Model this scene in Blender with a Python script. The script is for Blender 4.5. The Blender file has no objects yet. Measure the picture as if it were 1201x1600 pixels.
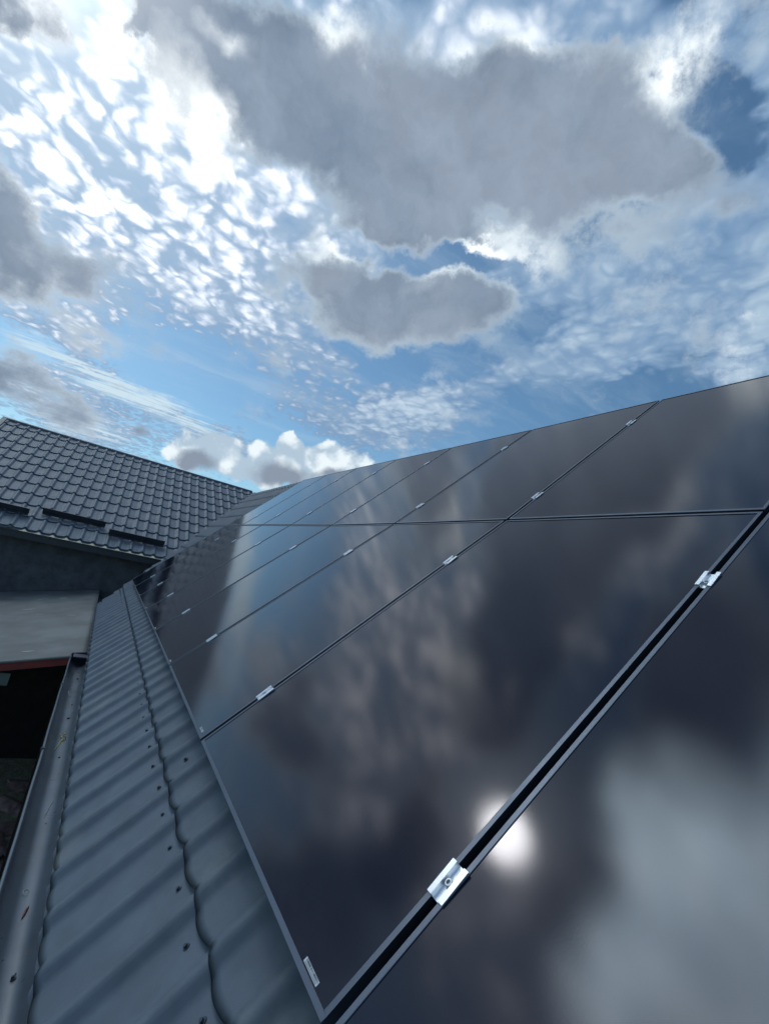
import bpy, bmesh, math, random
from mathutils import Vector, Matrix
R = math.radians
random.seed(7)
scene = bpy.context.scene
col = scene.collection

# ------------------------------------------------------------------ camera
CAM = Vector((-0.51387, -0.67277, 0.69718))
RIGHT = Vector((0.83436, -0.50690, 0.21655)); DOWN = Vector((0.26900, 0.03153, -0.96263)); FWD = Vector((0.48113, 0.86143, 0.16266))
cd = bpy.data.cameras.new('camera'); cam = bpy.data.objects.new('camera', cd); col.objects.link(cam)
m = Matrix((RIGHT, -DOWN, -FWD)).transposed().to_4x4(); m.translation = CAM
cam.matrix_world = m
cd.sensor_fit = 'HORIZONTAL'; cd.sensor_width = 36; cd.lens = 21.926; cd.clip_start = 0.02; cd.clip_end = 20000
scene.camera = cam

# ------------------------------------------------------------------ light and exposure
SUN_AZ, SUN_EL = R(-23.5), R(46.5)         # azimuth from +Y towards +X
sd = Vector((math.sin(SUN_AZ)*math.cos(SUN_EL), math.cos(SUN_AZ)*math.cos(SUN_EL), math.sin(SUN_EL)))
sl = bpy.data.lights.new('sun', 'SUN'); sl.energy = .13; sl.angle = R(4.5); sl.color = (1.0, 0.96, 0.90)
so = bpy.data.objects.new('sun', sl); col.objects.link(so); so.rotation_euler = sd.to_track_quat('Z', 'Y').to_euler()
vs = scene.view_settings; vs.view_transform = 'Standard'; vs.look = 'None'; vs.gamma = 1; vs.exposure = 0.0; vs.use_curve_mapping = False
scene.render.engine = 'CYCLES'

# ------------------------------------------------------------------ node helpers
class NT:
    def __init__(s, nt): s.nt = nt
    def n(s, t, **k):
        o = s.nt.nodes.new(t)
        for a, b in k.items(): setattr(o, a, b)
        return o
    def put(s, sock, v):
        if isinstance(v, bpy.types.NodeSocket): s.nt.links.new(v, sock)
        else: sock.default_value = v
    def math(s, op, a, b=0.0, c=0.0, clamp=False):
        o = s.n('ShaderNodeMath', operation=op, use_clamp=clamp)
        s.put(o.inputs[0], a); s.put(o.inputs[1], b); s.put(o.inputs[2], c)
        return o.outputs[0]
    def vec(s, op, a, b=(0, 0, 0), sc=1.0):
        o = s.n('ShaderNodeVectorMath', operation=op)
        s.put(o.inputs[0], a); s.put(o.inputs[1], b)
        if op == 'SCALE': s.put(o.inputs[3], sc)
        return o.outputs['Value'] if op in ('DOT_PRODUCT', 'LENGTH', 'DISTANCE') else o.outputs[0]
    def ss(s, v, lo, hi, a=0.0, b=1.0):
        o = s.n('ShaderNodeMapRange', interpolation_type='SMOOTHSTEP')
        s.put(o.inputs[0], v)
        for i, x in enumerate((lo, hi, a, b)): s.put(o.inputs[i+1], x)
        return o.outputs[0]
    def mix(s, f, a, b):
        o = s.n('ShaderNodeMix', data_type='RGBA')
        s.put(o.inputs[0], f)
        for i, x in ((6, a), (7, b)):
            s.put(o.inputs[i], x if isinstance(x, bpy.types.NodeSocket) or len(x) == 4 else (*x, 1))
        return o.outputs[2]
    def noise(s, v, scale, detail=5, rough=.55, out=0, dist=0.0):
        o = s.n('ShaderNodeTexNoise'); s.put(o.inputs['Vector'], v)
        o.inputs['Scale'].default_value = scale; o.inputs['Detail'].default_value = detail
        o.inputs['Roughness'].default_value = rough; o.inputs['Distortion'].default_value = dist
        return o.outputs[out]
    def voro(s, v, scale, smooth=.6, rnd=1.0):
        o = s.n('ShaderNodeTexVoronoi', feature='SMOOTH_F1'); s.put(o.inputs['Vector'], v)
        o.inputs['Scale'].default_value = scale; o.inputs['Smoothness'].default_value = smooth
        o.inputs['Randomness'].default_value = rnd
        return o.outputs['Distance']

# ------------------------------------------------------------------ sky: blue air, a broken high sheet, low grey masses
# every patch: azimuth, elevation, half width, half height, roll (degrees), weight
LOW_MASSES = [(22.8, 33.6, 19.9, 7.7, 8.0, 0.32), (31.1, 40.7, 20.5, 5.2, 5.0, 0.25), (-4.3, 43.7, 6.5, 9.2, 60.0, 0.3), (-9.8, 23.0, 8.1, 7.0, 9.0, 0.15), (52.0, 43.5, 11.8, 6.0, 10.0, 0.25),
              (-0.1, 46.2, 11.3, 6.7, 12, 1), (20.5, 48.6, 17.2, 7.9, 10, 1), (23.3, 42.3, 12, 6.1, -6, 0.9), (40.3, 50.1, 14.2, 6.8, 1, 0.95), (55.8, 46.6, 6, 3.9, -22, 0.7), (-9.8, 45.5, 4.5, 2.9, 14, 0.7), (26.3, 33.7, 13.2, 5.2, 6, 0.62), (14.1, 33.3, 5.6, 2.9, -3, 0.5), (22.8, 29.3, 5.2, 3.2, 6, 0.4), (34.7, 35, 5.7, 3.4, 28, 0.4), (26.7, 37.7, 12.8, 2.3, 6, -0.9), (41.8, 45.8, 9.7, 3.9, 8, 0.7), (53.2, 48.3, 6.7, 3.6, -8, 0.5), (16.8, 40.3, 7.4, 3.5, -12, 0.3), (-16.2, 21.9, 3.6, 6.0, 17, 0.75), (-10.8, 24.3, 3.8, 3, 10, 0.3), (-12.7, 11.1, 6, 4.8, 13, 0.55), (-6, 10.9, 4.8, 3.2, -1, 0.5), (-19.7, 38.6, 5.7, 2.7, 33, 0.3), (-18.7, 27.7, 2.4, 4.9, 30, 0.3), (-12.7, 43.3, 2.8, 1.2, 42, 0.5), (61.9, 42.5, 6.4, 3, -1, 0.35),
              (-26.5, 37.5, 4.5, 5.5, 0, 1.2), (-31, 28, 8, 11, 0, 1.1), (5, 62.5, 17, 5.5, 0, 1.2), (-31, 51, 8, 4.5, 40, .8), (40, 70, 20, 8, 10, .7)]
SHEET = [(29.5, 22.3, 8.5, 5, 27, 0.9), (-12.8, 35.7, 19, 14.2, 30, 1.3), (4.7, 31.9, 18.7, 13.7, -9, 1), (-9.2, 17.5, 13.6, 6.7, -2, 0.7), (29.5, 22.1, 14, 5.2, 27, 0.75), (22.3, 23.5, 20.8, 3.3, -12, 0.4), (51.4, 35.8, 18.1, 7, 26, 0.6), (61, 40.1, 13.7, 14.1, 13, 0.75), (48.8, 30.1, 16, 4.7, 15, 0.6), (67.2, 31.8, 5.6, 10.7, -8, 0.9), (36.9, 55.8, 31, 7.7, 2, .85), (15.4, 18.6, 13.5, 4.5, -8, 0.5), (-6.9, 9.9, 13.5, 4.4, -4, 0.7), (7.9, 12.4, 15.9, 2.9, -5, 0.6), (40.2, 39.8, 12.2, 5.8, 18, 0.9), (14, 36, 6, 5, 0, .6),
         (-41, 58, 20, 12, 78, 2), (-34, 46, 14, 10, 90, 1.6), (0, 80, 25, 25, 0, .7), (110, 45, 50, 40, 0, .5), (-100, 45, 40, 30, 0, .5), (180, 50, 50, 40, 0, .5)]
GAPS = [(3.1, 18.9, 10.6, 4.8, 6, 1), (34.5, 29.2, 15.8, 3.5, 27, 0.9), (16.5, 14.6, 6.7, 2.7, 1, 0.7), (57.9, 51.1, 5.9, 2.6, -21, 1.9), (48.1, 43.7, 8.7, 3.5, 26, 0.9), (46.1, 24.1, 21.2, 4.3, 18, 0.35), (26.4, 27.4, 8.1, 3.2, 4, 0.5), (33.4, 39.2, 7.7, 3.1, 27, 0.6), (63.2, 46.4, 2.8, 2.5, -15, 0.7), (-12.5, 14.6, 5.4, 2, 10, 0.6)]

CUMULUS = [(5.9, 10.6, 5.0, 3.7, 18, 1), (8.4, 11.8, 2.8, 2.2, 18, 0.7), (15.6, 12.0, 8.1, 4.4, 8, 1), (16.0, 14.7, 1.8, 1.5, 16, 0.8), (21.9, 13.9, 6.1, 3.5, 14, 1), (-0.3, 10.9, 3.0, 2.0, 20, 0.7), (11.6, 9.7, 5.0, 2.2, 6, 0.6)]
CORES = [(6.2, 9.4, 3.2, 2.0, 18, .8), (15.9, 10.5, 5.5, 2.3, 7, .8), (21.9, 12.3, 2.8, 1.3, 14, 0.7), (-0.1, 10.4, 2.7, 1.6, 20, 1)]
WISPS = [(-7.2, 14.8, 8.5, 1.6, -8, 1), (1.8, 14.0, 10, 2.0, -6, 1), (-5.1, 9.6, 6.5, 2, 4, 0.8)]
HOT = [(-34, 63, 16, 11, 10, 1), (-30, 60, 9, 6, 0, .6), (-44, 55, 10, 9, 0, 1), (-55, 63, 16, 12, 30, 1), (-12, 72, 12, 4, 0, .5)]
BRIGHT = [(29.5, 22.1, 7.5, 4.5, 27, .6), (66.7, 31.8, 3.4, 7.0, -8, 1), (33.4, 39.1, 3.4, 1.2, 8, 0.9), (32.6, 38.6, 8.7, 1.8, 27, 0.5), (41.0, 39.8, 4.8, 3.5, 4, 0.5), (-4.4, 46.6, 2.9, 1.4, 20, 0.6), (8.4, 52.8, 3.0, 2.6, -26, 0.8), (34.9, 56.1, 3.6, 2.6, 28, 0.7), (55.3, 54.2, 3.4, 4.2, -27, 0.9), (-5.1, 40.8, 2.6, 5.9, 53, 0.8), (14, 35.5, 3.5, 2, 0, .7)]

def build_world():
    w = bpy.data.worlds.new('World'); scene.world = w; w.use_nodes = True
    nt = w.node_tree; nt.nodes.clear(); T = NT(nt)
    d = T.vec('NORMALIZE', T.n('ShaderNodeTexCoord').outputs['Generated'])
    sep = T.n('ShaderNodeSeparateXYZ'); T.put(sep.inputs[0], d)
    z = T.math('ADD', T.math('MAXIMUM', sep.outputs[2], 0.0), 0.08)
    cmb = T.n('ShaderNodeCombineXYZ')
    T.put(cmb.inputs[0], T.math('DIVIDE', sep.outputs[0], z)); T.put(cmb.inputs[1], T.math('DIVIDE', sep.outputs[1], z))
    pl = cmb.outputs[0]
    w1 = T.vec('SCALE', T.vec('SUBTRACT', T.noise(d, 5, 3, .5, 1), (.5, .5, .5)), sc=.13)
    w2 = T.vec('SCALE', T.vec('SUBTRACT', T.noise(d, 16, 5, .6, 1), (.5, .5, .5)), sc=.075)
    dw = T.vec('ADD', d, T.vec('ADD', w1, w2))
    dc = T.vec('ADD', d, T.vec('SCALE', w2, sc=.55))
    def field(lst, v):
        tot = None
        for az, el, a, b, roll, wt in lst:
            az, el, roll = R(az), R(el), R(roll)
            c = Vector((math.sin(az)*math.cos(el), math.cos(az)*math.cos(el), math.sin(el)))
            E = Vector((math.cos(az), -math.sin(az), 0)); N = Vector((-math.sin(az)*math.sin(el), -math.cos(az)*math.sin(el), math.cos(el)))
            e1 = E*math.cos(roll)+N*math.sin(roll); e2 = c.cross(e1)
            rot = Matrix((e1, e2, c)).transposed().to_euler()
            mp = T.n('ShaderNodeMapping', vector_type='TEXTURE'); T.put(mp.inputs[0], v)
            mp.inputs[1].default_value = c; mp.inputs[2].default_value = rot; mp.inputs[3].default_value = (math.sin(R(a)), math.sin(R(b)), .6)
            g = T.n('ShaderNodeTexGradient', gradient_type='SPHERICAL'); T.put(g.inputs[0], mp.outputs[0])
            tot = T.math('MULTIPLY', g.outputs['Fac'], wt) if tot is None else T.math('MULTIPLY_ADD', g.outputs['Fac'], wt, tot)
        return tot
    low = field(LOW_MASSES, dw); sheet = field(SHEET, dw); gaps = field(GAPS, dc)
    # glow of thin cloud towards the sun
    ca = T.vec('DOT_PRODUCT', d, tuple(sd))
    glow = T.math('POWER', T.math('MAXIMUM', ca, 0.0), 8.0)
    core = T.math('POWER', T.math('MAXIMUM', ca, 0.0), 160.0)
    # blue air
    sky = T.n('ShaderNodeTexSky', sky_type='NISHITA'); sky.sun_disc = False; sky.sun_elevation = SUN_EL; sky.sun_rotation = SUN_AZ
    sky.air_density = 1.0; sky.dust_density = 0.6; sky.ozone_density = 3.0
    K = 10.0
    def c(r, g, b): return (r*K, g*K, b*K, 1)
    air = T.mix(1.0, sky.outputs[0], (1, 1, 1)); air = sky.outputs[0]
    air = T.vec('MULTIPLY', air, SKY_GAIN)
    # high broken sheet
    plw = T.vec('ADD', pl, T.vec('SCALE', T.vec('SUBTRACT', T.noise(pl, 7, 3, .5, 1), (.5, .5, .5)), sc=.13))
    st = T.n('ShaderNodeMapping'); T.put(st.inputs[0], plw); st.inputs[2].default_value = (0, 0, R(-20)); st.inputs[3].default_value = (1.0, .8, 1)
    cells = T.math('SUBTRACT', 1.0, T.voro(st.outputs[0], 20, .25))
    cells2 = T.math('SUBTRACT', 1.0, T.voro(st.outputs[0], 39, .25))
    fb = T.noise(plw, 5.5, 9, .62)
    fb2 = T.noise(pl, 1.7, 4, .5)
    tex = T.math('MULTIPLY_ADD', cells, .75, T.math('MULTIPLY_ADD', cells2, .28, T.math('MULTIPLY', fb, 1.1)))
    tex = T.math('MULTIPLY_ADD', fb2, .6, tex)        # about 1.0 .. 2.1
    cov = T.math('SUBTRACT', T.math('MINIMUM', sheet, .75), T.math('MULTIPLY', gaps, 1.35))
    v = T.math('ADD', tex, T.math('MULTIPLY', cov, 1.15))
    a_hi = T.ss(v, 1.38, 2.0)
    lit = T.ss(T.math('MULTIPLY_ADD', field(BRIGHT, dc), .5, T.math('MULTIPLY_ADD', cov, .55, tex)), 1.52, 2.42)
    hi_dark = T.mix(glow, c(.20, .33, .52), c(.52, .68, .86))
    hi_lite = T.mix(glow, c(.42, .56, .70), c(3.5, 3.35, 3.3))
    hi = T.mix(lit, hi_dark, hi_lite)
    out = T.mix(a_hi, air, hi)
    # veils of cirrus
    cm = T.n('ShaderNodeMapping'); T.put(cm.inputs[0], plw); cm.inputs[2].default_value = (0, 0, R(35)); cm.inputs[3].default_value = (.5, 2.2, 1)
    cir = T.ss(T.noise(cm.outputs[0], 1.6, 7, .6), .45, .75)
    cir = T.math('MULTIPLY', cir, .42)
    out = T.mix(cir, out, T.mix(glow, c(.42, .56, .70), c(1.0, 1.08, 1.1)))
    fib = T.n('ShaderNodeMapping'); T.put(fib.inputs[0], pl); fib.inputs[2].default_value = (0, 0, R(14)); fib.inputs[3].default_value = (1.0, 5, 1)
    wf = T.math('MULTIPLY', field(WISPS, dc), T.ss(T.noise(fib.outputs[0], 2.2, 8, .65), .32, .7))
    out = T.mix(T.ss(wf, .02, .5), out, c(.62, .78, .88))
    # low masses
    nb = T.noise(T.vec('ADD', pl, (3.1, 1.7, 0)), 3.2, 9, .56)
    nf = T.noise(T.vec('ADD', d, (7, 3, 1)), 8, 9, .66)
    lv = T.math('MULTIPLY_ADD', low, 1.35, T.math('ADD', T.math('MULTIPLY_ADD', nb, 1.1, -.55), T.math('MULTIPLY_ADD', nf, 1.3, -.65)))
    a_lo = T.ss(lv, .06, T.math('MULTIPLY_ADD', T.ss(T.noise(d, 3.3, 3, .5), .4, .6), .30, .38))
    rimn = T.noise(T.vec('ADD', d, (2, 9, 4)), 4.5, 5, .6)
    thick = T.ss(T.math('MULTIPLY_ADD', rimn, .9, T.math('SUBTRACT', lv, .45)), .10, .78)
    bn = T.ss(T.noise(T.vec('ADD', dw, (1, 1, 1)), 4.2, 6, .55), .36, .64)
    grey = T.mix(bn, c(.205, .275, .375), c(.29, .355, .45))
    brt = field(BRIGHT, dw)
    fine = T.noise(T.vec('ADD', dw, (4, 4, 2)), 11, 7, .6)
    grey = T.vec('SCALE', grey, sc=T.math('MULTIPLY_ADD', fine, .55, .74))
    edge = T.mix(T.math('ADD', T.math('MULTIPLY', brt, 1.2), T.math('MULTIPLY', glow, T.ss(rimn, .4, .62)), clamp=True), c(.43, .54, .65), c(1.15, 1.22, 1.24))
    thick = T.math('SUBTRACT', thick, T.math('MULTIPLY', brt, 1.1), clamp=True)
    lo = T.mix(thick, edge, grey)
    out = T.mix(a_lo, out, lo)
    # heaped clouds: bright heads over grey bases
    puff = T.math('SUBTRACT', 1.0, T.voro(T.vec('ADD', d, w2), 22, .35))
    dq = T.vec('ADD', d, T.vec('SCALE', w2, sc=.45))
    cu = T.math('ADD', field(CUMULUS, dq), T.math('MULTIPLY_ADD', puff, .55, -.42))
    a_cu = T.ss(cu, .20, .42)
    co_ = T.ss(T.math('ADD', field(CORES, dq), T.math('MULTIPLY_ADD', nf, .8, -.4)), .12, .55)
    cuc = T.mix(co_, T.mix(T.ss(T.math('ADD', puff, T.math('MULTIPLY', nf, .5)), .62, 1.0), c(.45, .58, .70), c(.86, .95, 1.0)), c(.26, .32, .41))
    out = T.mix(a_cu, out, cuc)
    out = T.vec('ADD', out, T.vec('SCALE', (5.2*K, 6.4*K, 6.7*K), sc=T.math('MULTIPLY', T.ss(field(HOT, dw), .02, .75), T.ss(nb, .2, .65, .35, 1.0))))
    # brightness where the sun stands behind thin cloud
    out = T.vec('ADD', out, T.vec('SCALE', (1.0*K, 1.0*K, .98*K), sc=T.math('MULTIPLY', core, SUN_GLOW)))
    # ground below the horizon
    out = T.mix(T.ss(sep.outputs[2], -.02, 0.0), c(.06, .06, .055), out)
    bg = T.n('ShaderNodeBackground'); T.put(bg.inputs[0], out); bg.inputs[1].default_value = 1.0/K
    T.nt.links.new(bg.outputs[0], T.n('ShaderNodeOutputWorld').inputs[0])
    w.cycles.sampling_method = 'MANUAL'; w.cycles.sample_map_resolution = 512
SKY_GAIN = (.78, 1.03, 1.04)
SUN_GLOW = .9
build_world()

# ------------------------------------------------------------------ materials
def mat(name, base, rough=.5, metal=0.0, var=0.0, vscale=6, bump=0.0, bscale=200, spec=.5, grime=None, gscale=3):
    m = bpy.data.materials.new(name); m.use_nodes = True; T = NT(m.node_tree)
    b = m.node_tree.nodes['Principled BSDF']
    co = T.n('ShaderNodeTexCoord').outputs['Object']
    colr = (*base, 1)
    if var:
        n = T.noise(co, vscale, 8, .6)
        colr = T.mix(T.ss(n, .3, .7), tuple(x*(1-var) for x in base), tuple(min(1, x*(1+var)) for x in base))
    if grime:
        g = T.ss(T.noise(T.vec('ADD', co, (5, 2, 8)), gscale, 9, .65), .50, .72)
        colr = T.mix(T.math('MULTIPLY', g, .6), colr, grime)
    T.put(b.inputs['Base Color'], colr)
    rr = T.math('MULTIPLY_ADD', T.noise(co, vscale*2.3, 6, .6), .18, rough-.09)
    T.put(b.inputs['Roughness'], rr)
    b.inputs['Metallic'].default_value = metal; b.inputs['Specular IOR Level'].default_value = spec
    if bump:
        bp = T.n('ShaderNodeBump'); bp.inputs['Strength'].default_value = bump; bp.inputs['Distance'].default_value = .002
        T.put(bp.inputs['Height'], T.noise(co, bscale, 3, .6)); T.put(b.inputs['Normal'], bp.outputs[0])
    return m

def glass_mat():
    m = bpy.data.materials.new('module_glass'); m.use_nodes = True; T = NT(m.node_tree)
    b = m.node_tree.nodes['Principled BSDF']
    co = T.n('ShaderNodeTexCoord').outputs['Object']
    dust = T.ss(T.noise(co, 2.5, 9, .65), .45, .75)
    sx = T.n('ShaderNodeSeparateXYZ'); T.put(sx.inputs[0], co)
    foot = T.math('MULTIPLY', T.ss(sx.outputs[2], .0, .07, 1.0, 0.0), T.ss(T.noise(co, 20, 6, .6), .3, .7))
    sm = T.n('ShaderNodeMapping'); T.put(sm.inputs[0], co); sm.inputs[2].default_value = (.4, .7, .3); sm.inputs[3].default_value = (3, 16, 5)
    smear = T.math('MULTIPLY', T.ss(T.noise(sm.outputs[0], 1.3, 5, .7), .60, .74), T.ss(T.noise(co, 1.7, 3, .5), .52, .62))
    dust = T.math('ADD', dust, T.math('MULTIPLY_ADD', foot, 2.4, T.math('MULTIPLY', smear, 1.6)))
    specks = T.ss(T.noise(co, 260, 2, .5), .72, .80)
    colr = T.mix(T.math('MULTIPLY_ADD', dust, .014, .0), (.003, .004, .013), (.17, .18, .21))
    colr = T.mix(T.math('MULTIPLY', specks, .04), colr, (.4, .4, .42))
    T.put(b.inputs['Base Color'], colr)
    T.put(b.inputs['Roughness'], T.math('MULTIPLY_ADD', T.noise(co, 3, 7, .6), .04, .06))
    b.inputs['IOR'].default_value = 1.5; b.inputs['Specular IOR Level'].default_value = .5; b.inputs['Specular Tint'].default_value = (.86, .89, 1.0, 1)
    bp = T.n('ShaderNodeBump'); bp.inputs['Strength'].default_value = .05; bp.inputs['Distance'].default_value = .0006
    T.put(bp.inputs['Height'], T.noise(co, 480, 2, .7)); T.put(b.inputs['Normal'], bp.outputs[0])
    return m

M = dict(
    tile=mat('slate_coated_steel', (.100, .122, .160), .56, .0, .14, 7, .45, 800, .5, (.19, .20, .205), 2.6),
    trim=mat('dark_trim', (.022, .026, .036), .45, 0, .15, 8),
    ridge=mat('ridge_steel', (.05, .056, .075), .42, 0, .15, 8),
    verge=mat('pale_verge', (.16, .19, .18), .55, 0, .2, 8),
    guard=mat('guard_steel', (.03, .036, .05), .45, 0, .2, 8),
    gutter=mat('gutter_steel', (.085, .108, .138), .30, .3, .15, 5, .1, 600, .8, (.10, .10, .10), 6),
    cap=mat('gutter_cap', (.03, .035, .06), .5, 0, .2, 9),
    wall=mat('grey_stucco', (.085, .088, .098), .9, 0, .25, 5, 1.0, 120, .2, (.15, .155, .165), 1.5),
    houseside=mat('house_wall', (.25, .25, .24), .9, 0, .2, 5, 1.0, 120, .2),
    soffit=mat('soffit', (.02, .02, .025), .8, 0, .2, 5),
    frame=mat('anodised_frame', (.115, .13, .165), .40, .85, .08, 7, .1, 700),
    rail=mat('rail_aluminium', (.03, .03, .035), .5, .4, .1, 7),
    alu=mat('mill_aluminium', (.82, .84, .88), .30, .85, .05, 60, .15, 900),
    bolt=mat('stainless_bolt', (.5, .52, .55), .3, 1.0, .1, 60),
    screw=mat('painted_screw', (.045, .055, .075), .4, .2, .2, 60),
    glass=glass_mat(),
    back=mat('module_backsheet', (.01, .01, .012), .6),
    label=mat('label_paper', (.55, .58, .62), .6),
    ink=mat('label_ink', (.03, .03, .04), .6),
    shed=mat('weathered_sheet', (.135, .14, .142), .6, 0, .22, 2.4, .6, 60, .4, (.07, .08, .09), 1.1),
    shedmark=mat('pale_smears', (.42, .42, .40), .7, 0, .2, 30),
    red=mat('red_fascia', (.17, .02, .022), .6, 0, .3, 6),
    dark=mat('shade_black_boards', (.012, .011, .013), .9, 0, .4, 5),  # near-black base: shade inside the open shed put into the colour
    board=mat('green_board', (.07, .10, .10), .6, 0, .2, 5),
    clay=mat('old_clay', (.27, .17, .17), .85, 0, .5, 9, 1, 90, .3, (.28, .25, .22), 8),
    leafred=mat('dry_leaf', (.22, .09, .05), .7, 0, .4, 60),
    yellow=mat('yellow_sprig', (.55, .52, .08), .6, 0, .3, 60),
    straw=mat('dry_straw', (.45, .48, .45), .7, 0, .2, 60),
    crumb=mat('dark_crumb', (.02, .02, .03), .8, 0, .3, 60),
)
def ground_mat():
    m = bpy.data.materials.new('earth'); m.use_nodes = True; T = NT(m.node_tree)
    b = m.node_tree.nodes['Principled BSDF']; co = T.n('ShaderNodeTexCoord').outputs['Object']
    c1 = T.mix(T.ss(T.noise(co, 3, 9, .65), .35, .65), (.34, .27, .19), (.42, .38, .28))
    c2 = T.mix(T.ss(T.noise(co, 11, 6, .6), .5, .7), c1, (.50, .50, .47))
    c3 = T.mix(T.ss(T.noise(co, 1.3, 5, .6), .5, .62), c2, (.30, .32, .13))
    T.put(b.inputs['Base Color'], c3); b.inputs['Roughness'].default_value = .95
    bp = T.n('ShaderNodeBump'); bp.inputs['Strength'].default_value = 1; bp.inputs['Distance'].default_value = .03
    T.put(bp.inputs['Height'], T.noise(co, 25, 8, .65)); T.put(b.inputs['Normal'], bp.outputs[0])
    return m
M['earth'] = ground_mat()

# ------------------------------------------------------------------ object helpers
def link_mesh(name, bm, material, parent=None, smooth=False, mats=None):
    me = bpy.data.meshes.new(name); bm.normal_update(); bm.to_mesh(me); bm.free()
    for mm in (mats or [material]): me.materials.append(mm)
    if smooth:
        for p in me.polygons: p.use_smooth = True
    o = bpy.data.objects.new(name, me); col.objects.link(o)
    if parent: o.parent = parent
    return o
def tag(o, label=None, cat=None, group=None, kind=None):
    if label: o['label'] = label
    if cat: o['category'] = cat
    if group: o['group'] = group
    if kind: o['kind'] = kind
    return o
def empty(name, loc=(0, 0, 0), mw=None):
    o = bpy.data.objects.new(name, None); o.empty_display_size = .1; col.objects.link(o)
    if mw is not None: o.matrix_world = mw
    else: o.location = loc
    return o
def bx(bm, lo, hi, mi=0, bevel=0):
    x0, y0, z0 = lo; x1, y1, z1 = hi
    v = [bm.verts.new(p) for p in ((x0,y0,z0),(x1,y0,z0),(x1,y1,z0),(x0,y1,z0),(x0,y0,z1),(x1,y0,z1),(x1,y1,z1),(x0,y1,z1))]
    fs = [bm.faces.new([v[i] for i in q]) for q in ((3,2,1,0),(4,5,6,7),(0,1,5,4),(1,2,6,5),(2,3,7,6),(3,0,4,7))]
    for f in fs: f.material_index = mi
    if bevel:
        es = list({e for f in fs for e in f.edges}); bmesh.ops.bevel(bm, geom=es, offset=bevel, segments=2, affect='EDGES', profile=.6)
def hexa(bm, pts, mi=0):
    """box from 8 points, 0-3 bottom ring, 4-7 top ring"""
    v = [bm.verts.new(p) for p in pts]
    for q in ((3,2,1,0),(4,5,6,7),(0,1,5,4),(1,2,6,5),(2,3,7,6),(3,0,4,7)):
        f = bm.faces.new([v[i] for i in q]); f.material_index = mi
def tube(bm, pts, r, n=8, cap=True):
    pts = [Vector(p) for p in pts]; rings = []
    for i, p in enumerate(pts):
        t = (pts[min(i+1, len(pts)-1)]-pts[max(i-1, 0)]).normalized()
        a = t.orthogonal().normalized() if i == 0 else (rings_a - t*rings_a.dot(t)).normalized()
        rings_a = a; b = t.cross(a)
        rr = r[i] if isinstance(r, (list, tuple)) else r
        rings.append([bm.verts.new(p+(a*math.cos(2*math.pi*k/n)+b*math.sin(2*math.pi*k/n))*rr) for k in range(n)])
    for i in range(len(rings)-1):
        for k in range(n): bm.faces.new((rings[i][k], rings[i][(k+1) % n], rings[i+1][(k+1) % n], rings[i+1][k]))
    if cap: bm.faces.new(rings[0][::-1]); bm.faces.new(rings[-1])

# ------------------------------------------------------------------ dimensions
A = R(44.64); CA, SA = math.cos(A), math.sin(A)
def roof(u, v, h=0.0): return Vector((v*CA - h*SA, u, v*SA + h*CA))   # u along the eave, v up the slope, h out of it
RH = -.105                     # tile surface under the module tops
VR = 3.78                      # ridge of the main roof
WP = .6045                     # wing roof: rise per metre of run
WY0, WZ0 = 9.42, .385          # wing eave
WYR = 13.2                     # wing ridge
WS = math.hypot(1, WP)
GZ = -3.05
WALLY = 9.60
def wingp(x, s, h=0.0):        # s up the wing slope
    return Vector((x, WY0 + s/WS - h*WP/WS, WZ0 + s*WP/WS + h/WS))

ZG = [-0.0663, 0.0049, 0.0292, -0.0441, 0.0175, 0.0225, -0.0201, 0.0275, 0.0185, -0.0014, 0.0305, 0.0068, 0.006, 0.0186, -0.0105, 0.0106, 0.007, -0.0246, 0.018, 0.0015, -0.0356, 0.0286, 0.0012, -0.0467]
W, HH = 1.154, 1.734
def hz(u, v):
    """height of the array above its mean plane (the roof is not perfectly even)"""
    i = u/W; k = min(max(int(math.floor(i)), 0), 6); f = i-k
    z = [ZG[k*3+j]*(1-f)+ZG[(k+1)*3+j]*f for j in range(3)]
    t = v/HH
    return -(z[0]*(1-t)+z[1]*t if t < 1 else z[1]*(2-t)+z[2]*(t-1))
def und(u, v):
    """the roof itself follows the same unevenness above the eave strip"""
    t = min(1, max(0, (v-.1)/.9))
    return hz(min(max(u, 0), 8.08), min(v, 2*HH))*t*t*(3-2*t)

# ------------------------------------------------------------------ setting: ground
bm = bmesh.new(); bmesh.ops.create_grid(bm, x_segments=40, y_segments=40, size=2500)
for v in bm.verts: v.co.z = GZ
o = link_mesh('ground', bm, M['earth']); tag(o, kind='structure')

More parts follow.
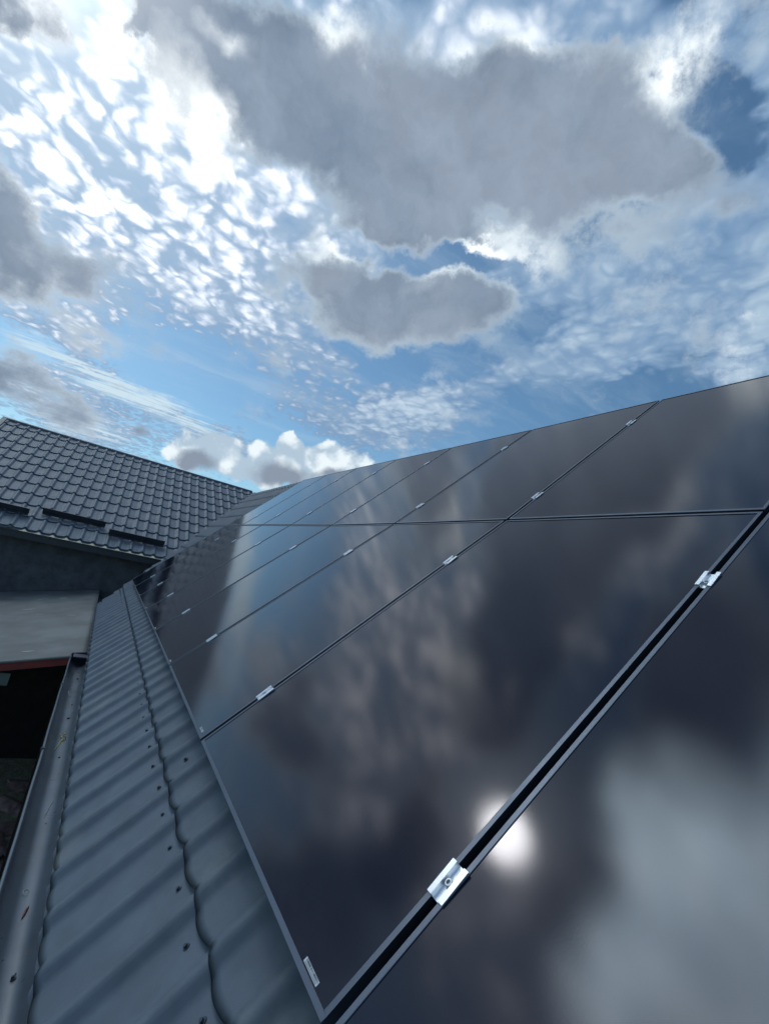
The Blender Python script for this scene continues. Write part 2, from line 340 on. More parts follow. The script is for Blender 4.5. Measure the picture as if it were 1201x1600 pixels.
# ------------------------------------------------------------------ tiled sheets
PER = .206; ROW = .4125; STEP = .016; PEAK = .028
def wave(s):
    """one wave: narrow ridge at 0, steep fall, broad pan, gentler rise"""
    s = s % 1.0
    sm = lambda t: t*t*(3-2*t)
    if s < .035: return 1.0
    if s < .225: return 1-sm((s-.035)/.19)*(1-.04)
    if s < .74: return .04+.05*((s-.225)/.515-.0)**2
    return .09+.91*sm((s-.74)/.26)
def pan(s):
    s = s % 1.0
    return math.sin(math.pi*s**.8)**.8
def tiled(place, u0, u1, v0, v1, sgn, first, nper=20, lip=.035, scallop=.034):
    """place(u, v, h); sgn = direction in which the steep flank follows the ridge; first = v of one step edge"""
    bm = bmesh.new()
    nu = int((u1-u0)/PER*nper); us = [u0+(u1-u0)*i/nu for i in range(nu+1)]
    def line(vb, h, scal):
        out = []
        for u in us:
            s = sgn*u/PER + .345
            ov = .0032*(1-((s-.05)/6) % 1.0)          # side laps: every sixth wave sits on its neighbour
            out.append(bm.verts.new(place(u, vb - scal*pan(s), h + ov + PEAK*wave(s))))
        return out
    def strip(a, b):
        for i in range(len(a)-1): bm.faces.new((a[i], a[i+1], b[i+1], b[i]))
    steps = []; v = first
    while v > v0 + .05: v -= ROW
    while v < v1-.05: steps.append(v); v += ROW
    if lip: prev = line(steps[0]-lip, -.012, scallop*.6); nxt = line(steps[0]+.004, 0, scallop); strip(prev, nxt); prev = nxt
    else: prev = None
    for k, vb in enumerate(steps):
        ve = steps[k+1] if k+1 < len(steps) else v1
        fz = line(vb+.016, .0, scallop); f0 = line(vb+.014, STEP-.004, scallop); f1 = line(vb, STEP-.0025, scallop); f2 = line(vb+.02, STEP*.96, scallop*.8)
        m1 = line(vb+(ve-vb)*.55, STEP*.45, scallop*.9 if k+1 < len(steps) else 0)
        e = line(ve+.015 if k+1 < len(steps) else ve, 0, scallop if k+1 < len(steps) else 0)
        fg = line(vb-.0004, STEP, scallop); f1b = line(vb, STEP-.0025, scallop); f0b = line(vb+.014, STEP-.004, scallop)
        if prev: strip(prev, fz); strip(line(vb+.016, .0, scallop), f0b)
        strip(f0, f1); strip(f1b, fg); strip(f1, f2); strip(f2, m1); strip(m1, e); prev = e
    return bm
def cut(bm, co, no):
    bmesh.ops.bisect_plane(bm, geom=bm.verts[:]+bm.edges[:]+bm.faces[:], dist=1e-5, plane_co=co, plane_no=no, clear_inner=True)

house = empty('house', (0, 0, GZ)); HM = Matrix.Translation((0, 0, -GZ))
tag(house, 'grey house with slate grey metal tile roofs and dark snow guards on its wing', 'house')
def part(name, bm, m_, parent=None, smooth=False):
    o = link_mesh(name, bm, m_, None, smooth); o.parent = parent or house
    if parent is None: o.location = (0, 0, -GZ)
    return o
U0, U1 = -2.3, 13.3
bm = tiled(lambda u, v, h: roof(u, v, RH-.02+h+und(u, v)), U0, U1, -.60, VR, -1, -.162)
wn = Vector((0, -WP, 1)).normalized()
cut(bm, Vector((0, WY0, WZ0)), wn)
main_roof = part('roof', bm, M['tile'], smooth=True); main_roof['label'] = 'slate grey metal tile slope that carries the solar panels'
bm = tiled(lambda x, s, h: wingp(x, s, h-.012), -3.2, 2.9, 0, (WYR-WY0)*WS, 1, .02)
mn = Vector((-SA, 0, CA))
cut(bm, roof(0, 0, RH-.02), mn)
wing_roof = part('roof', bm, M['tile'], smooth=True); wing_roof['label'] = 'slate grey metal tile slope of the wing with three dark snow guards'
# rear slopes, simple sheets of the same kind
RX, RZ = VR*CA - RH*SA, VR*SA + RH*CA
bm = tiled(lambda u, v, h: Vector((RX+(VR-v)*CA + h*SA, u, RZ-(VR-v)*SA+h*CA-.02+und(u, VR)*1.4)), U0, 16.9, 0, VR, 1, .1, nper=6, lip=0)
part('roof', bm, M['tile'], smooth=True)['label'] = 'rear metal tile slope behind the ridge'
WZR = WZ0+(WYR-WY0)*WP
bm = tiled(lambda x, s, h: Vector((x, WYR+((WYR-WY0)*WS-s)/WS, WZR-((WYR-WY0)*WS-s)*WP/WS+h-.02)), -3.2, 2.9, 0, (WYR-WY0)*WS, 1, .1, nper=6, lip=0)
cut(bm, roof(0, 0, RH-.02), mn)
part('roof', bm, M['tile'], smooth=True)['label'] = 'rear metal tile slope of the wing'
# ridge caps: half round capping with rolled edges
def ridge(p0, p1, side, name='ridge_cap', r=.075, bend=None):
    bm = bmesh.new(); p0, p1 = Vector(p0), Vector(p1); n = max(2, int((p1-p0).length/.12)); rows = []
    for i in range(n+1):
        c = p0.lerp(p1, i/n); row = []
        if bend: c.z += bend(c.y)
        sag = .0
        for k in range(11):
            a = math.pi*k/10
            row.append(bm.verts.new(c + side*(math.cos(a)*r*1.15) + Vector((0, 0, math.sin(a)*r-.035))))
        row.insert(0, bm.verts.new(c + side*(r*1.5) + Vector((0, 0, -.075)))); row.append(bm.verts.new(c - side*(r*1.5) + Vector((0, 0, -.075))))
        rows.append(row)
    for i in range(n):
        for k in range(12): bm.faces.new((rows[i][k], rows[i+1][k], rows[i+1][k+1], rows[i][k+1]))
    bm.faces.new(rows[0]); bm.faces.new(rows[-1][::-1])
    return part(name, bm, M['ridge'], smooth=False)
ridge((-3.27, WYR, WZR+.01), (RX-.05, WYR, WZR+.01), Vector((0, 1, 0)), r=.06)
ridge((RX, U0-.05, RZ-.015), (RX, 16.9, RZ-.015), Vector((1, 0, 0)), r=.022, bend=lambda y: und(y, VR)*1.4-.012)
# verge trims of the wing gable
for sg in (1, -1):
    bm = bmesh.new()
    def wp(s, h, x):
        p = wingp(x, s, h)
        if sg < 0: p.y = 2*WYR - p.y
        return p
    L = (WYR-WY0)*WS
    hexa(bm, [wp(-.03, -.16, -3.28), wp(-.03, -.16, -3.19), wp(L, -.16, -3.19), wp(L, -.16, -3.28), wp(-.03, .035, -3.28), wp(-.03, .035, -3.19), wp(L, .035, -3.19), wp(L, .035, -3.28)])
    part('verge_trim', bm, M['verge'])
# wing eave fascia, soffit
bm = bmesh.new()
bx(bm, (-3.26, WY0-.004, WZ0-.17), (.62, WY0+.022, WZ0-.045)); bx(bm, (-3.26, WY0-.02, WZ0-.065), (.62, WY0-.006, WZ0-.042))
part('fascia', bm, M['trim'])
bm = bmesh.new(); bx(bm, (-3.2, WY0+.024, WZ0-.165), (.42, WALLY+.05, WZ0-.145)); part('soffit', bm, M['soffit'])
# valley flashing
bm = bmesh.new()
def vpt(v, off):  # on the valley line
    p = roof(0, v, RH-.02); z = p.z; y = WY0+(z-WZ0)/WP; return Vector((p.x+off, y, z+.002))
v0_, v1_ = .80, 3.72
tube(bm, [vpt(v0_+(v1_-v0_)*i/8, 0)+Vector((0, 0, .004)) for i in range(9)], .012, 6)
part('valley_flashing', bm, M['trim'])
# walls
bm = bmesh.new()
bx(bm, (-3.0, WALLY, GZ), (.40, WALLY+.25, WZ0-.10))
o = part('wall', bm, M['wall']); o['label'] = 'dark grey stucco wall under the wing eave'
bm = bmesh.new()
bx(bm, (-3.0, WALLY+.26, GZ), (-2.75, 2*WYR-WALLY, WZ0-.1))
v = [bm.verts.new(p) for p in ((-2.98, WALLY+.26, WZ0-.1), (-2.98, 2*WYR-WALLY, WZ0-.1), (-2.98, WYR, WZR-.15))]; bm.faces.new(v)
bx(bm, (0.02, U0+.35, GZ), (.25, WALLY-.01, -.30))
bx(bm, (.26, U0+.35, GZ), (2*RX-.2, U0+.6, -.30)); bx(bm, (2*RX-.45, U0+.61, GZ), (2*RX-.2, 16, -.30))
v = [bm.verts.new(p) for p in ((.02, U0+.36, -.2), (2*RX-.2, U0+.36, -.2), (RX, U0+.36, RZ-.2))]; bm.faces.new(v)
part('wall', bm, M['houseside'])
bm = bmesh.new(); bx(bm, (-.325, U0, -.70), (-.30, WALLY-.005, -.545)); part('fascia', bm, M['trim'])
bm = bmesh.new(); bx(bm, (-.298, U0, -.70), (.018, WALLY-.005, -.685)); part('soffit', bm, M['soffit'])
# snow guards on the wing: folded angle, foot plate and upright
def snow_guard(x0, x1, s):
    bm = bmesh.new()
    prof = [(-.075, .026), (.0, .026), (.0, .14), (.018, .146), (.022, .142), (.006, .133), (.006, .030), (.06, .030), (.06, .024)]
    prof = [(-.06, .030), (-.002, .030), (-.002, .135), (-.018, .140), (-.018, .144), (.003, .140), (.003, .026), (-.06, .026)]
    a = [bm.verts.new(wingp(x0, s+p[0], p[1])) for p in prof]; b = [bm.verts.new(wingp(x1, s+p[0], p[1])) for p in prof]
    n = len(prof)
    for i in range(n): bm.faces.new((a[i], a[(i+1) % n], b[(i+1) % n], b[i]))
    bm.faces.new(a[::-1]); bm.faces.new(b)
    for t in (.15, .5, .85):          # bracing gussets up the slope
        x = x0+(x1-x0)*t
        q = [(.004, .03), (.09, .022), (.004, .12)]
        c = [bm.verts.new(wingp(x-.002, s+p[0], p[1])) for p in q]; d_ = [bm.verts.new(wingp(x+.002, s+p[0], p[1])) for p in q]
        bm.faces.new(c); bm.faces.new(d_[::-1])
        for i in range(3): bm.faces.new((c[i], d_[i], d_[(i+1) % 3], c[(i+1) % 3]))
    return part('snow_guard', bm, M['guard'])
snow_guard(-2.85, -1.79, .47); snow_guard(-1.62, -.59, .62); snow_guard(-.50, .50, .40)

# screws on the main slope
def screw_bm(r=.0095):
    bm = bmesh.new()
    bmesh.ops.create_cone(bm, cap_ends=True, segments=14, radius1=r, radius2=r*.9, depth=.002, matrix=Matrix.Translation((0, 0, .001)))
    bmesh.ops.create_cone(bm, cap_ends=True, segments=6, radius1=r*.55, radius2=r*.5, depth=.006, matrix=Matrix.Translation((0, 0, .0055)))
    return bm
sb = screw_bm(); sme = bpy.data.meshes.new('roof_screw'); sb.to_mesh(sme); sb.free(); sme.materials.append(M['screw'])
def roof_mw(u, v, h, spin=0.0):
    mw = Matrix((Vector((0, 1, 0)), Vector((-CA, 0, -SA)), Vector((-SA, 0, CA)))).transposed().to_4x4()
    mw = mw @ Matrix.Rotation(spin, 4, 'Z'); mw.translation = roof(u, v, h); return mw
screw_u = [.393+.2025*i for i in range(-2, 42)]
for i, u in enumerate(screw_u):
    o = bpy.data.objects.new('roof_screw', sme); col.objects.link(o); o.parent = main_roof
    s = -u/PER+.345
    # keep to the middle of the pan nearest
    o.matrix_basis = roof_mw(u+random.uniform(-.006, .006), -.227+random.uniform(-.005, .005), RH-.02+STEP*.12+PEAK*wave(s)+.001, random.random())
for u, v in ((1.43, -.10), (3.6, -.11)):
    o = bpy.data.objects.new('roof_screw', sme); col.objects.link(o); o.parent = main_roof
    o.matrix_basis = roof_mw(u, v, RH-.02+STEP+PEAK*wave(-u/PER+.345), .3)

# ------------------------------------------------------------------ gutter (a part of the house)
GX, GZC, GR, GD = -.4075, -.622, .078, .085
def gprof(a, r_=0.0):      # a from pi (outer lip) to 2 pi (house side): steep walls, rounded floor
    c, s_ = math.cos(a), math.sin(a)
    return (GR-r_)*math.copysign(abs(c)**.92, c), -(GD-r_)*abs(s_)**.92
GY0, GY1 = U0, 5.15
bm = bmesh.new(); n = 40; K_ = 18; rows = []
for i in range(n+1):
    y = GY0+(GY1-GY0)*i/n
    w_ = .0015*math.sin(y*3.1)+.001*math.sin(y*7.7)
    outer = [Vector((GX+w_+gprof(a)[0], y, GZC+gprof(a)[1])) for a in [math.pi+math.pi*k/K_ for k in range(K_+1)]]
    inner = [Vector((GX+w_+gprof(a, .002)[0], y, GZC+gprof(a, .002)[1])) for a in [2*math.pi-math.pi*k/K_ for k in range(K_+1)]]
    top = [Vector((GX+w_+GR, y, GZC+.035)), Vector((GX+w_+GR-.002, y, GZC+.035))]
    rows.append([bm.verts.new(p) for p in outer+top+inner])
for i in range(n):
    L_ = len(rows[i])
    for k in range(L_): bm.faces.new((rows[i][k], rows[i][(k+1) % L_], rows[i+1][(k+1) % L_], rows[i+1][k]))
bm.faces.new(rows[0]); bm.faces.new(rows[-1][::-1])
gutter = part('gutter', bm, M['gutter'], smooth=True)
bm = bmesh.new()
tube(bm, [(GX-GR-.004+.0015*math.sin(y*3.1)+.001*math.sin(y*7.7), y, GZC+.003) for y in [GY0+(GY1-GY0)*i/n for i in range(n+1)]], .0075, 10)
bead = part('rolled_lip', bm, M['gutter'], gutter, smooth=True)
bm = bmesh.new()   # end cap with its raised collar
ring = [(GX+gprof(a, -.003)[0], GZC+gprof(a, -.003)[1]) for a in [math.pi+math.pi*k/K_ for k in range(K_+1)]]+[(GX+GR+.003, GZC+.04), (GX-GR-.003, GZC+.012)]
a = [bm.verts.new((x, GY1-.005, z)) for x, z in ring]; b = [bm.verts.new((x, GY1+.012, z)) for x, z in ring]
for i in range(len(ring)): bm.faces.new((a[i], a[(i+1) % len(ring)], b[(i+1) % len(ring)], b[i]))
bm.faces.new(a[::-1]); bm.faces.new(b)
bx(bm, (GX-GR*.8, GY1-.15, GZC-.004), (GX+GR*.9, GY1-.01, GZC+.012), 0, .003)
part('end_cap', bm, M['cap'], gutter)
for y in (-1.4, .55, 2.72, 4.05, 4.95):   # brackets
    bm = bmesh.new(); pr = []
    for k in range(K_+1):
        a_ = math.pi+math.pi*k/K_; pr.append((GX+gprof(a_, -.004)[0], GZC+gprof(a_, -.004)[1]))
    pr = [(GX-GR+.006, GZC+.012), (GX-GR-.012, GZC+.0135), (GX-GR-.015, GZC+.002)] + pr[1:] + [(GX+GR+.004, GZC+.05)]
    for j in range(len(pr)-1):
        (xa, za), (xb, zb) = pr[j], pr[j+1]; dx, dz = xb-xa, zb-za; l = math.hypot(dx, dz) or 1; nx, nz = dz/l*.0015, -dx/l*.0015
        hexa(bm, [(xa+nx, y-.010, za+nz), (xb+nx, y-.010, zb+nz), (xb+nx, y+.010, zb+nz), (xa+nx, y+.010, za+nz), (xa-nx, y-.010, za-nz), (xb-nx, y-.010, zb-nz), (xb-nx, y+.010, zb-nz), (xa-nx, y+.010, za-nz)])
    part('bracket', bm, M['cap'] if y != 4.05 else M['gutter'], gutter)

# ------------------------------------------------------------------ solar modules
ORD = ['frontmost', 'second', 'third', 'fourth', 'fifth', 'sixth', 'seventh', 'last and farthest']
TH, LIP = .032, .011
def make_module(k, row):
    u0, u1 = (k-1)*W+.010, k*W-.010
    v0, v1 = (0.0, HH-.008) if row == 0 else (HH+.008, 2*HH-.012)
    org = roof(u0, v0, hz(u0+.02, v0+.001 if row == 0 else v0))
    t = empty('solar_panel', org)
    where = 'lower row' if row == 0 else 'upper row'
    lab = {0: 'frontmost black solar panel of the %s, cut off by the photo edge' % where,
           1: 'large black solar panel in the %s between the first two seams' % where,
           7: 'farthest black solar panel of the %s, beside the bare roof tiles and valley' % where}.get(k, '%s black solar panel from the camera in the %s' % (ORD[k], where))
    tag(t, lab, 'solar panel', 'black solar panels in two rows on the main roof')
    def P(a, b, h):          # a, b in metres from the corner
        u, v = u0+a, v0+b
        vv = min(max(v, v0+.0005), v1)
        return roof(u, v, hz(u, HH+1e-6 if (row == 1 and v < HH) else min(v, 2*HH)) + h) - org
    w, l = u1-u0, v1-v0
    def bar(bm, a0, b0, a1, b1, z0, z1, seg=1, bev=0):
        # bar split along its length so that it follows the slight bend
        hexa(bm, [P(a0, b0, z0), P(a1, b0, z0), P(a1, b1, z0), P(a0, b1, z0), P(a0, b0, z1), P(a1, b0, z1), P(a1, b1, z1), P(a0, b1, z1)])
    bm = bmesh.new()
    bar(bm, 0, 0, w, LIP, -TH, 0); bar(bm, 0, l-LIP, w, l, -TH, 0)
    bar(bm, 0, LIP, LIP, l-LIP, -TH, 0); bar(bm, w-LIP, LIP, w, l-LIP, -TH, 0)
    bmesh.ops.remove_doubles(bm, verts=bm.verts[:], dist=1e-5)
    es = [e for e in bm.edges if len(e.link_faces) == 2 and e.calc_face_angle(0) > .8]
    bmesh.ops.bevel(bm, geom=es, offset=.0009, segments=1, affect='EDGES')
    link_mesh('frame', bm, M['frame'], t)
    bm = bmesh.new(); n = 8; g = [[bm.verts.new(P(LIP+(w-2*LIP)*i/n, LIP+(l-2*LIP)*j/n, -.0022)) for j in range(n+1)] for i in range(n+1)]
    for i in range(n):
        for j in range(n): bm.faces.new((g[i][j], g[i+1][j], g[i+1][j+1], g[i][j+1])).normal_update()
    bmesh.ops.recalc_face_normals(bm, faces=bm.faces[:])
    for f in bm.faces:
        if f.normal.z < 0: f.normal_flip()
    link_mesh('glass', bm, M['glass'], t, smooth=True)
    bm = bmesh.new(); vs_ = [bm.verts.new(P(a, b, -.008)) for a, b in ((LIP-.002, LIP-.002), (w-LIP+.002, LIP-.002), (w-LIP+.002, l-LIP+.002), (LIP-.002, l-LIP+.002))]
    bm.faces.new(vs_); link_mesh('backsheet', bm, M['back'], t)
    if row == 0:
        bm = bmesh.new()
        # two rows of bars and digits on a narrow label near the lower near corner
        a0, a1 = (.052, .108) if k == 1 else (.045, .095)
        nb = 26; rnd = random.Random(k)
        def quad(x0, x1, y0, y1, z, mi):
            f = bm.faces.new([bm.verts.new(P(*q, z)) for q in ((x0, y0), (x1, y0), (x1, y1), (x0, y1))]); f.material_index = mi
            if f.normal.z < 0: f.normal_flip()
        quad(a0, a1, .0135, .0215, -.0018, 0)
        x = a0+.002
        while x < a1-.003:
            wd = rnd.choice((.0005, .0009, .0014)); quad(x, x+wd, .0175, .0208, -.0015, 1); x += wd+rnd.choice((.0006, .0010, .0016))
        x = a0+.004
        while x < a1-.005:
            quad(x, x+.0014, .0145, .0162, -.0015, 1); x += .0026
        link_mesh('barcode_label', bm, None, t, mats=[M['label'], M['ink']])
    return t
for k in range(0, 8):
    for row in (0, 1): make_module(k, row)

# ------------------------------------------------------------------ clamps
CV = [.2681, 1.3016, 2.0097, 3.0481]
def clamp_meshes(end=False):
    out = {}
    bm = bmesh.new()
    # hat section along v (local Y), flanges on the two frames, channel sunk between them
    L = .034; t_ = .003
    prof = [(-.021, .0005), (-.021, .0038), (-.010, .0042), (-.0085, -.004), (-.006, -.0062), (.006, -.0062), (.0085, -.004), (.010, .0042), (.021, .0038), (.021, .0005), (.0125, .0004), (.0105, -.007), (.008, -.0095), (-.008, -.0095), (-.0105, -.007), (-.0125, .0004)]
    if end: prof = [(-.021, .0005), (-.021, .0038), (-.010, .0042), (-.0085, -.004), (-.006, -.0062), (.010, -.0062), (.010, -.030), (.013, -.030), (.013, -.0095), (-.008, -.0095), (-.0105, -.007), (-.0125, .0004)]
    a = [bm.verts.new((x, -L, z)) for x, z in prof]; b = [bm.verts.new((x, L, z)) for x, z in prof]
    for i in range(len(prof)): bm.faces.new((a[i], a[(i+1) % len(prof)], b[(i+1) % len(prof)], b[i]))
    bm.faces.new(a[::-1]); bm.faces.new(b); bmesh.ops.recalc_face_normals(bm, faces=bm.faces[:])
    me = bpy.data.meshes.new('bracket'); bm.to_mesh(me); bm.free(); me.materials.append(M['alu']); out['bracket'] = me
    bm = bmesh.new()   # socket head bolt: ring and sunken hexagon
    ro, ri, n = .0074, .0041, 24
    def rg(r, z, nn=n, ph=0): return [bm.verts.new((r*math.cos(2*math.pi*i/nn+ph), r*math.sin(2*math.pi*i/nn+ph), z)) for i in range(nn)]
    r0 = rg(ro, -.0062); r1 = rg(ro, .0005); r2 = rg(ro*.88, .0014); r3 = rg(ri, .0014); r4 = rg(ri*.9, -.003)
    for p, q in ((r0, r1), (r1, r2), (r2, r3), (r3, r4)):
        for i in range(n): bm.faces.new((p[i], p[(i+1) % n], q[(i+1) % n], q[i]))
    bm.faces.new(r4)
    bmesh.ops.create_cone(bm, cap_ends=True, segments=20, radius1=.0092, radius2=.0092, depth=.0012, matrix=Matrix.Translation((0, 0, -.0052)))
    me = bpy.data.meshes.new('bolt'); bm.to_mesh(me); bm.free(); me.materials.append(M['bolt']); out['bolt'] = me
    return out
mid, endc = clamp_meshes(), clamp_meshes(True)
NEAR = ['lowest', 'second lowest', 'third lowest', 'topmost']
SEAM = ['nearest', 'second', 'third', 'fourth', 'fifth', 'sixth', 'seventh']
for i in range(8):
    for j, v in enumerate(CV):
        if i == 0 and j > 1: continue
        u = i*W; mm = mid if i < 7 else endc
        if i == 7: u -= .0
        mw = Matrix((Vector((0, 1, 0)), Vector((-CA, 0, -SA)), Vector((-SA, 0, CA)))).transposed().to_4x4()
        mw.translation = roof(u, v, hz(u, v)+.0004)
        t = empty('panel_clamp' if i < 7 else 'end_clamp', mw=mw)
        if i == 0: lab = ['shiny aluminium clamp with round socket bolt low on the nearest seam', 'aluminium clamp high on the nearest seam, close to the right photo edge'][j]
        elif i < 7: lab = '%s aluminium clamp on the %s panel seam from the camera' % (NEAR[j], SEAM[i])
        else: lab = '%s aluminium clamp on the far end edge of the panel array' % NEAR[j]
        tag(t, lab, 'clamp', 'aluminium clamps holding the solar panels')
        for nm, me in mm.items():
            o = bpy.data.objects.new(nm, me); col.objects.link(o); o.parent = t
            if nm == 'bolt' and i == 0 and j == 1: o.location = (0, .012, 0)
# mounting rails under the modules
for j, v in enumerate(CV):
    bm = bmesh.new(); n = 24
    ring = []
    for i in range(n+1):
        u = -1.2+(7*W+.03+1.2)*i/n; h1 = hz(u, v)-TH-.003; h0 = RH+.012
        ring.append([bm.verts.new(roof(u, v-.02, h0)), bm.verts.new(roof(u, v+.02, h0)), bm.verts.new(roof(u, v+.02, h1)), bm.verts.new(roof(u, v+.006, h1)), bm.verts.new(roof(u, v+.006, h1-.01)), bm.verts.new(roof(u, v-.006, h1-.01)), bm.verts.new(roof(u, v-.006, h1)), bm.verts.new(roof(u, v-.02, h1))])
    for i in range(n):
        for k in range(8): bm.faces.new((ring[i][k], ring[i][(k+1) % 8], ring[i+1][(k+1) % 8], ring[i+1][k]))
    bm.faces.new(ring[0]); bm.faces.new(ring[-1][::-1])
    bmesh.ops.recalc_face_normals(bm, faces=bm.faces[:])
    o = link_mesh('mounting_rail', bm, M['rail'])
    tag(o, ['dark mounting rail under the lower panels near the gutter', 'dark mounting rail under the lower panels near the middle seam', 'dark mounting rail under the upper panels near the middle seam', 'dark mounting rail under the upper panels near the roof ridge'][j], 'rail', 'mounting rails under the panels')

# ------------------------------------------------------------------ lean-to beside the house
LT = empty('lean_to', (-2.2, 7.4, GZ)); LO = Vector((-2.2, 7.4, GZ))
tag(LT, 'lean-to shed with weathered grey sheet roof and red fascia below the wing wall', 'shed')
def lp(x, y, d=0): return Vector((x, y, -.738+.22*x+.0363*y+d))-LO
def lpart(name, bm, m_): return link_mesh(name, bm, m_, LT)
bm = bmesh.new(); nx, ny = 60, 60; x0, x1, y0, y1 = -4.2, -.345, 5.22, WALLY-.01; top, bot = [], []
for i in range(nx+1):
    top.append([]); bot.append([])
    for j in range(ny+1):
        x, y = x0+(x1-x0)*i/nx, y0+(y1-y0)*j/ny
        up = .010*math.sin(y*2.9+.4)+.006*math.sin(y*7+x) + (.05*max(0, (y-8.9)/.7)**2)
        top[i].append(bm.verts.new(lp(x, y, up))); bot[i].append(bm.verts.new(lp(x, y, up-.02)))
for i in range(nx):
    for j in range(ny):
        bm.faces.new((top[i][j], top[i+1][j], top[i+1][j+1], top[i][j+1])); bm.faces.new((bot[i][j+1], bot[i+1][j+1], bot[i+1][j], bot[i][j]))
    bm.faces.new((bot[i][0], bot[i+1][0], top[i+1][0], top[i][0])); bm.faces.new((top[i][ny], top[i+1][ny], bot[i+1][ny], bot[i][ny]))
for j in range(ny):
    bm.faces.new((top[0][j+1], bot[0][j+1], bot[0][j], top[0][j])); bm.faces.new((top[nx][j], bot[nx][j], bot[nx][j+1], top[nx][j+1]))
sheet_o = lpart('roof_sheet', bm, M['shed'])
for p in sheet_o.data.polygons: p.use_smooth = True
bm = bmesh.new()
hexa(bm, [lp(-4.2, 5.235, -.10), lp(-.36, 5.235, -.10), lp(-.36, 5.27, -.10), lp(-4.2, 5.27, -.10), lp(-4.2, 5.235, -.025), lp(-.36, 5.235, -.025), lp(-.36, 5.27, -.025), lp(-4.2, 5.27, -.025)])
lpart('fascia', bm, M['red'])
for x in (-4.1, -.45):
    bm = bmesh.new(); bx(bm, tuple(Vector((x-.05, 5.3, GZ))-LO), tuple(Vector((x+.05, 5.4, -.98+.22*(x+.5)))-LO)); lpart('post', bm, M['dark'])
bm = bmesh.new(); y = 8.62
hexa(bm, [Vector(p)-LO for p in ((-4.15, y, GZ), (.0, y, GZ), (.0, y+.08, GZ), (-4.15, y+.08, GZ))]+[lp(-4.15, y, -.035), lp(-.0, y, -.12), lp(-.0, y+.08, -.12), lp(-4.15, y+.08, -.035)])
lpart('wall', bm, M['dark'])
bm = bmesh.new(); bx(bm, tuple(Vector((-1.55, 5.275, -1.02))-LO), tuple(Vector((-.94, 5.30, -.90))-LO), 0, .003); lpart('board', bm, M['board'])
rnd = random.Random(5)
for q in range(16):
    bm = bmesh.new(); x, y = rnd.uniform(-2.2, -.6), rnd.uniform(5.5, 9.0); a_ = rnd.uniform(-.3, .3)
    L_, w_ = rnd.uniform(.04, .09), rnd.uniform(.008, .016); pts = []
    for k in range(10):
        t = 2*math.pi*k/10; dx, dy = L_*math.cos(t)*(1+rnd.uniform(-.2, .2)), w_*math.sin(t)*(1+rnd.uniform(-.4, .4))
        X, Y = x+dx*math.cos(a_)-dy*math.sin(a_), y+dx*math.sin(a_)+dy*math.cos(a_)
        up = .010*math.sin(Y*2.9+.4)+.006*math.sin(Y*7+X) + (.05*max(0, (Y-8.9)/.7)**2)
        pts.append(bm.verts.new(lp(X, Y, up+.004)))
    bm.faces.new(pts); lpart('lime_smear', bm, M['shedmark'])

# ------------------------------------------------------------------ broken half round tiles on the earth by the wall
rnd = random.Random(11)
tl = [(-.52, 7.62, 95, 'farthest broken clay tile lying on the earth below the gutter'), (-.56, 7.05, 60, 'curved clay tile leaning beside the farthest broken tile'),
      (-.50, 6.55, 110, 'dark clay tile in the middle of the row below the gutter'), (-.60, 6.15, 20, 'pinkish clay tile lying crosswise on the earth'), (-.55, 5.75, 80, 'nearest curved clay tile below the gutter')]
for x, y, an, lab in tl:
    bm = bmesh.new(); n = 12; L_ = .42; r0, r1 = .085, .105; ins, outs = [], []
    for i in range(9):
        f = i/8; r = r0+(r1-r0)*f; row = []; row2 = []
        for k in range(n+1):
            a_ = math.pi*k/n; j = (rnd.uniform(-.02, .02) if i in (0, 8) else 0)
            row.append(bm.verts.new((r*math.cos(a_), (f-.5)*L_+j, r*math.sin(a_)))); row2.append(bm.verts.new(((r-.014)*math.cos(a_), (f-.5)*L_+j, (r-.014)*math.sin(a_))))
        outs.append(row); ins.append(row2)
    for i in range(8):
        for k in range(n): bm.faces.new((outs[i][k], outs[i][k+1], outs[i+1][k+1], outs[i+1][k])); bm.faces.new((ins[i+1][k], ins[i+1][k+1], ins[i][k+1], ins[i][k]))
        bm.faces.new((outs[i][0], outs[i+1][0], ins[i+1][0], ins[i][0])); bm.faces.new((outs[i+1][n], outs[i][n], ins[i][n], ins[i+1][n]))
    for e in (0, 8):
        for k in range(n): bm.faces.new((outs[e][k], ins[e][k], ins[e][k+1], outs[e][k+1]))
    bmesh.ops.recalc_face_normals(bm, faces=bm.faces[:])
    o = link_mesh('clay_tile', bm, M['clay']); o.location = (x, y, GZ+.01); o.rotation_euler = (R(rnd.uniform(2, 8)), R(rnd.uniform(-8, 8)), R(an))
    tag(o, lab, 'clay tile', 'old clay tiles on the ground below the gutter')

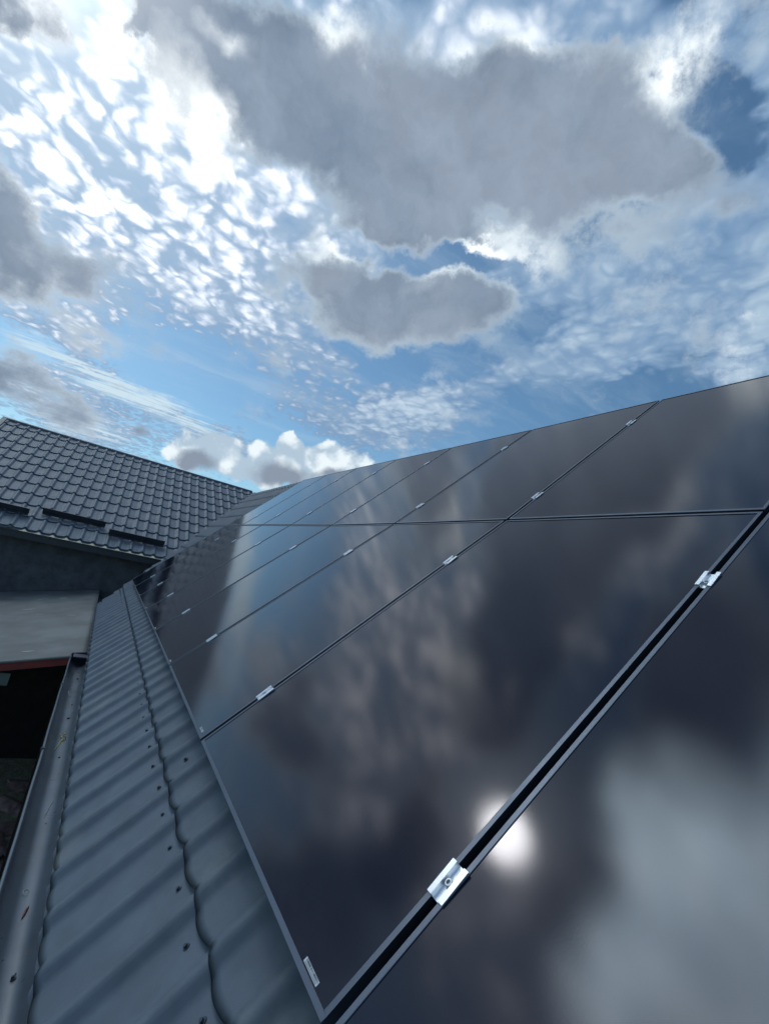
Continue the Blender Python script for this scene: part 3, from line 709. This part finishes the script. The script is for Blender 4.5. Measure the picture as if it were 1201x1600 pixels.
# ------------------------------------------------------------------ litter in the gutter
def gut(x, y, lift=.001):
    return Vector((x, y, GZC-(GD-.002)*(1-min(1, abs(x-GX)/(GR-.002))**(2/.92))**.46+lift))
def litter(name, pts, r, m_, label, cat, extra=None):
    o0 = Vector(pts[0]); bm = bmesh.new(); tube(bm, [Vector(p)-o0 for p in pts], r, 6)
    if extra: extra(bm, o0)
    o = link_mesh(name, bm, m_, smooth=True); o.location = o0; tag(o, label, cat); return o
def buds(bm, o0):
    rr = random.Random(3)
    for i in range(9):
        p = gut(-.398+rr.uniform(-.014, .016), 3.13+rr.uniform(-.05, .06), .004)-o0
        tube(bm, [p, p+Vector((rr.uniform(-.01, .01), rr.uniform(-.012, .012), .004)), p+Vector((rr.uniform(-.012, .012), rr.uniform(-.02, .02), .002))], [.0015, .004, .001], 5)
litter('flower_sprig', [gut(-.425, 2.93, .003), gut(-.412, 3.0, .005), gut(-.402, 3.06, .006), gut(-.395, 3.13, .005)], .0018, M['yellow'], 'small yellow sprig lying in the gutter', 'sprig', buds)
litter('curled_straw', [gut(-.405+.010*math.cos(t), 1.60+.018*math.sin(t), .002+.003*t/6) for t in [i*.5 for i in range(12)]], .0009, M['straw'], 'pale curled straw in the near part of the gutter', 'straw')
litter('dry_stalk', [gut(-.400, 2.14, .002), gut(-.393, 2.2, .006), gut(-.385, 2.26, .004), gut(-.376, 2.28, .002)], .0010, M['straw'], 'thin pale stalk in the middle of the gutter', 'straw')
litter('dry_stalk', [gut(-.43, 4.16, .003), gut(-.420, 4.05, .005), gut(-.40, 4.0, .003)], .0016, M['straw'], 'thin pale stalk near the gutter end', 'straw')
litter('dry_leaf', [gut(-.400, 1.455, .003), gut(-.396, 1.478, .006), gut(-.391, 1.50, .006), gut(-.386, 1.515, .003)], [.001, .0035, .003, .001], M['leafred'], 'rust brown curled leaf lying in the gutter', 'leaf')
for q, (x, y, sz, lab) in enumerate([(-.388, 3.50, .010, 'largest dark crumb of debris in the gutter'), (-.393, 2.82, .006, 'small dark crumb beyond the yellow sprig side of the gutter'), (-.383, 4.54, .010, 'dark crumb close to the gutter end cap'), (-.383, 3.80, .006, 'tiny dark crumb between the gutter end and the largest crumb'), (-.388, 2.08, .003, 'tiny dark speck on the near gutter bottom')]):
    bm = bmesh.new(); bmesh.ops.create_icosphere(bm, subdivisions=2, radius=sz)
    rr = random.Random(q)
    for v in bm.verts: v.co *= rr.uniform(.7, 1.25); v.co.z *= .5
    o = link_mesh('debris_crumb', bm, M['crumb']); o.location = gut(x, y, sz*.3); tag(o, lab, 'debris', 'dark crumbs in the gutter')
t = empty('loose_screw', gut(-.387, 1.194, .001)); tag(t, 'dark screw with washer in the near end of the gutter', 'screw')
o = bpy.data.objects.new('screw_head', sme); col.objects.link(o); o.parent = t; o.rotation_euler = (0, R(-25), 0); o.scale = (.9, .9, 1.2)
bm = bmesh.new(); tube(bm, [(0, 0, 0), (.004, .018, .002)], .0022, 6); link_mesh('shank', bm, M['screw'], t)
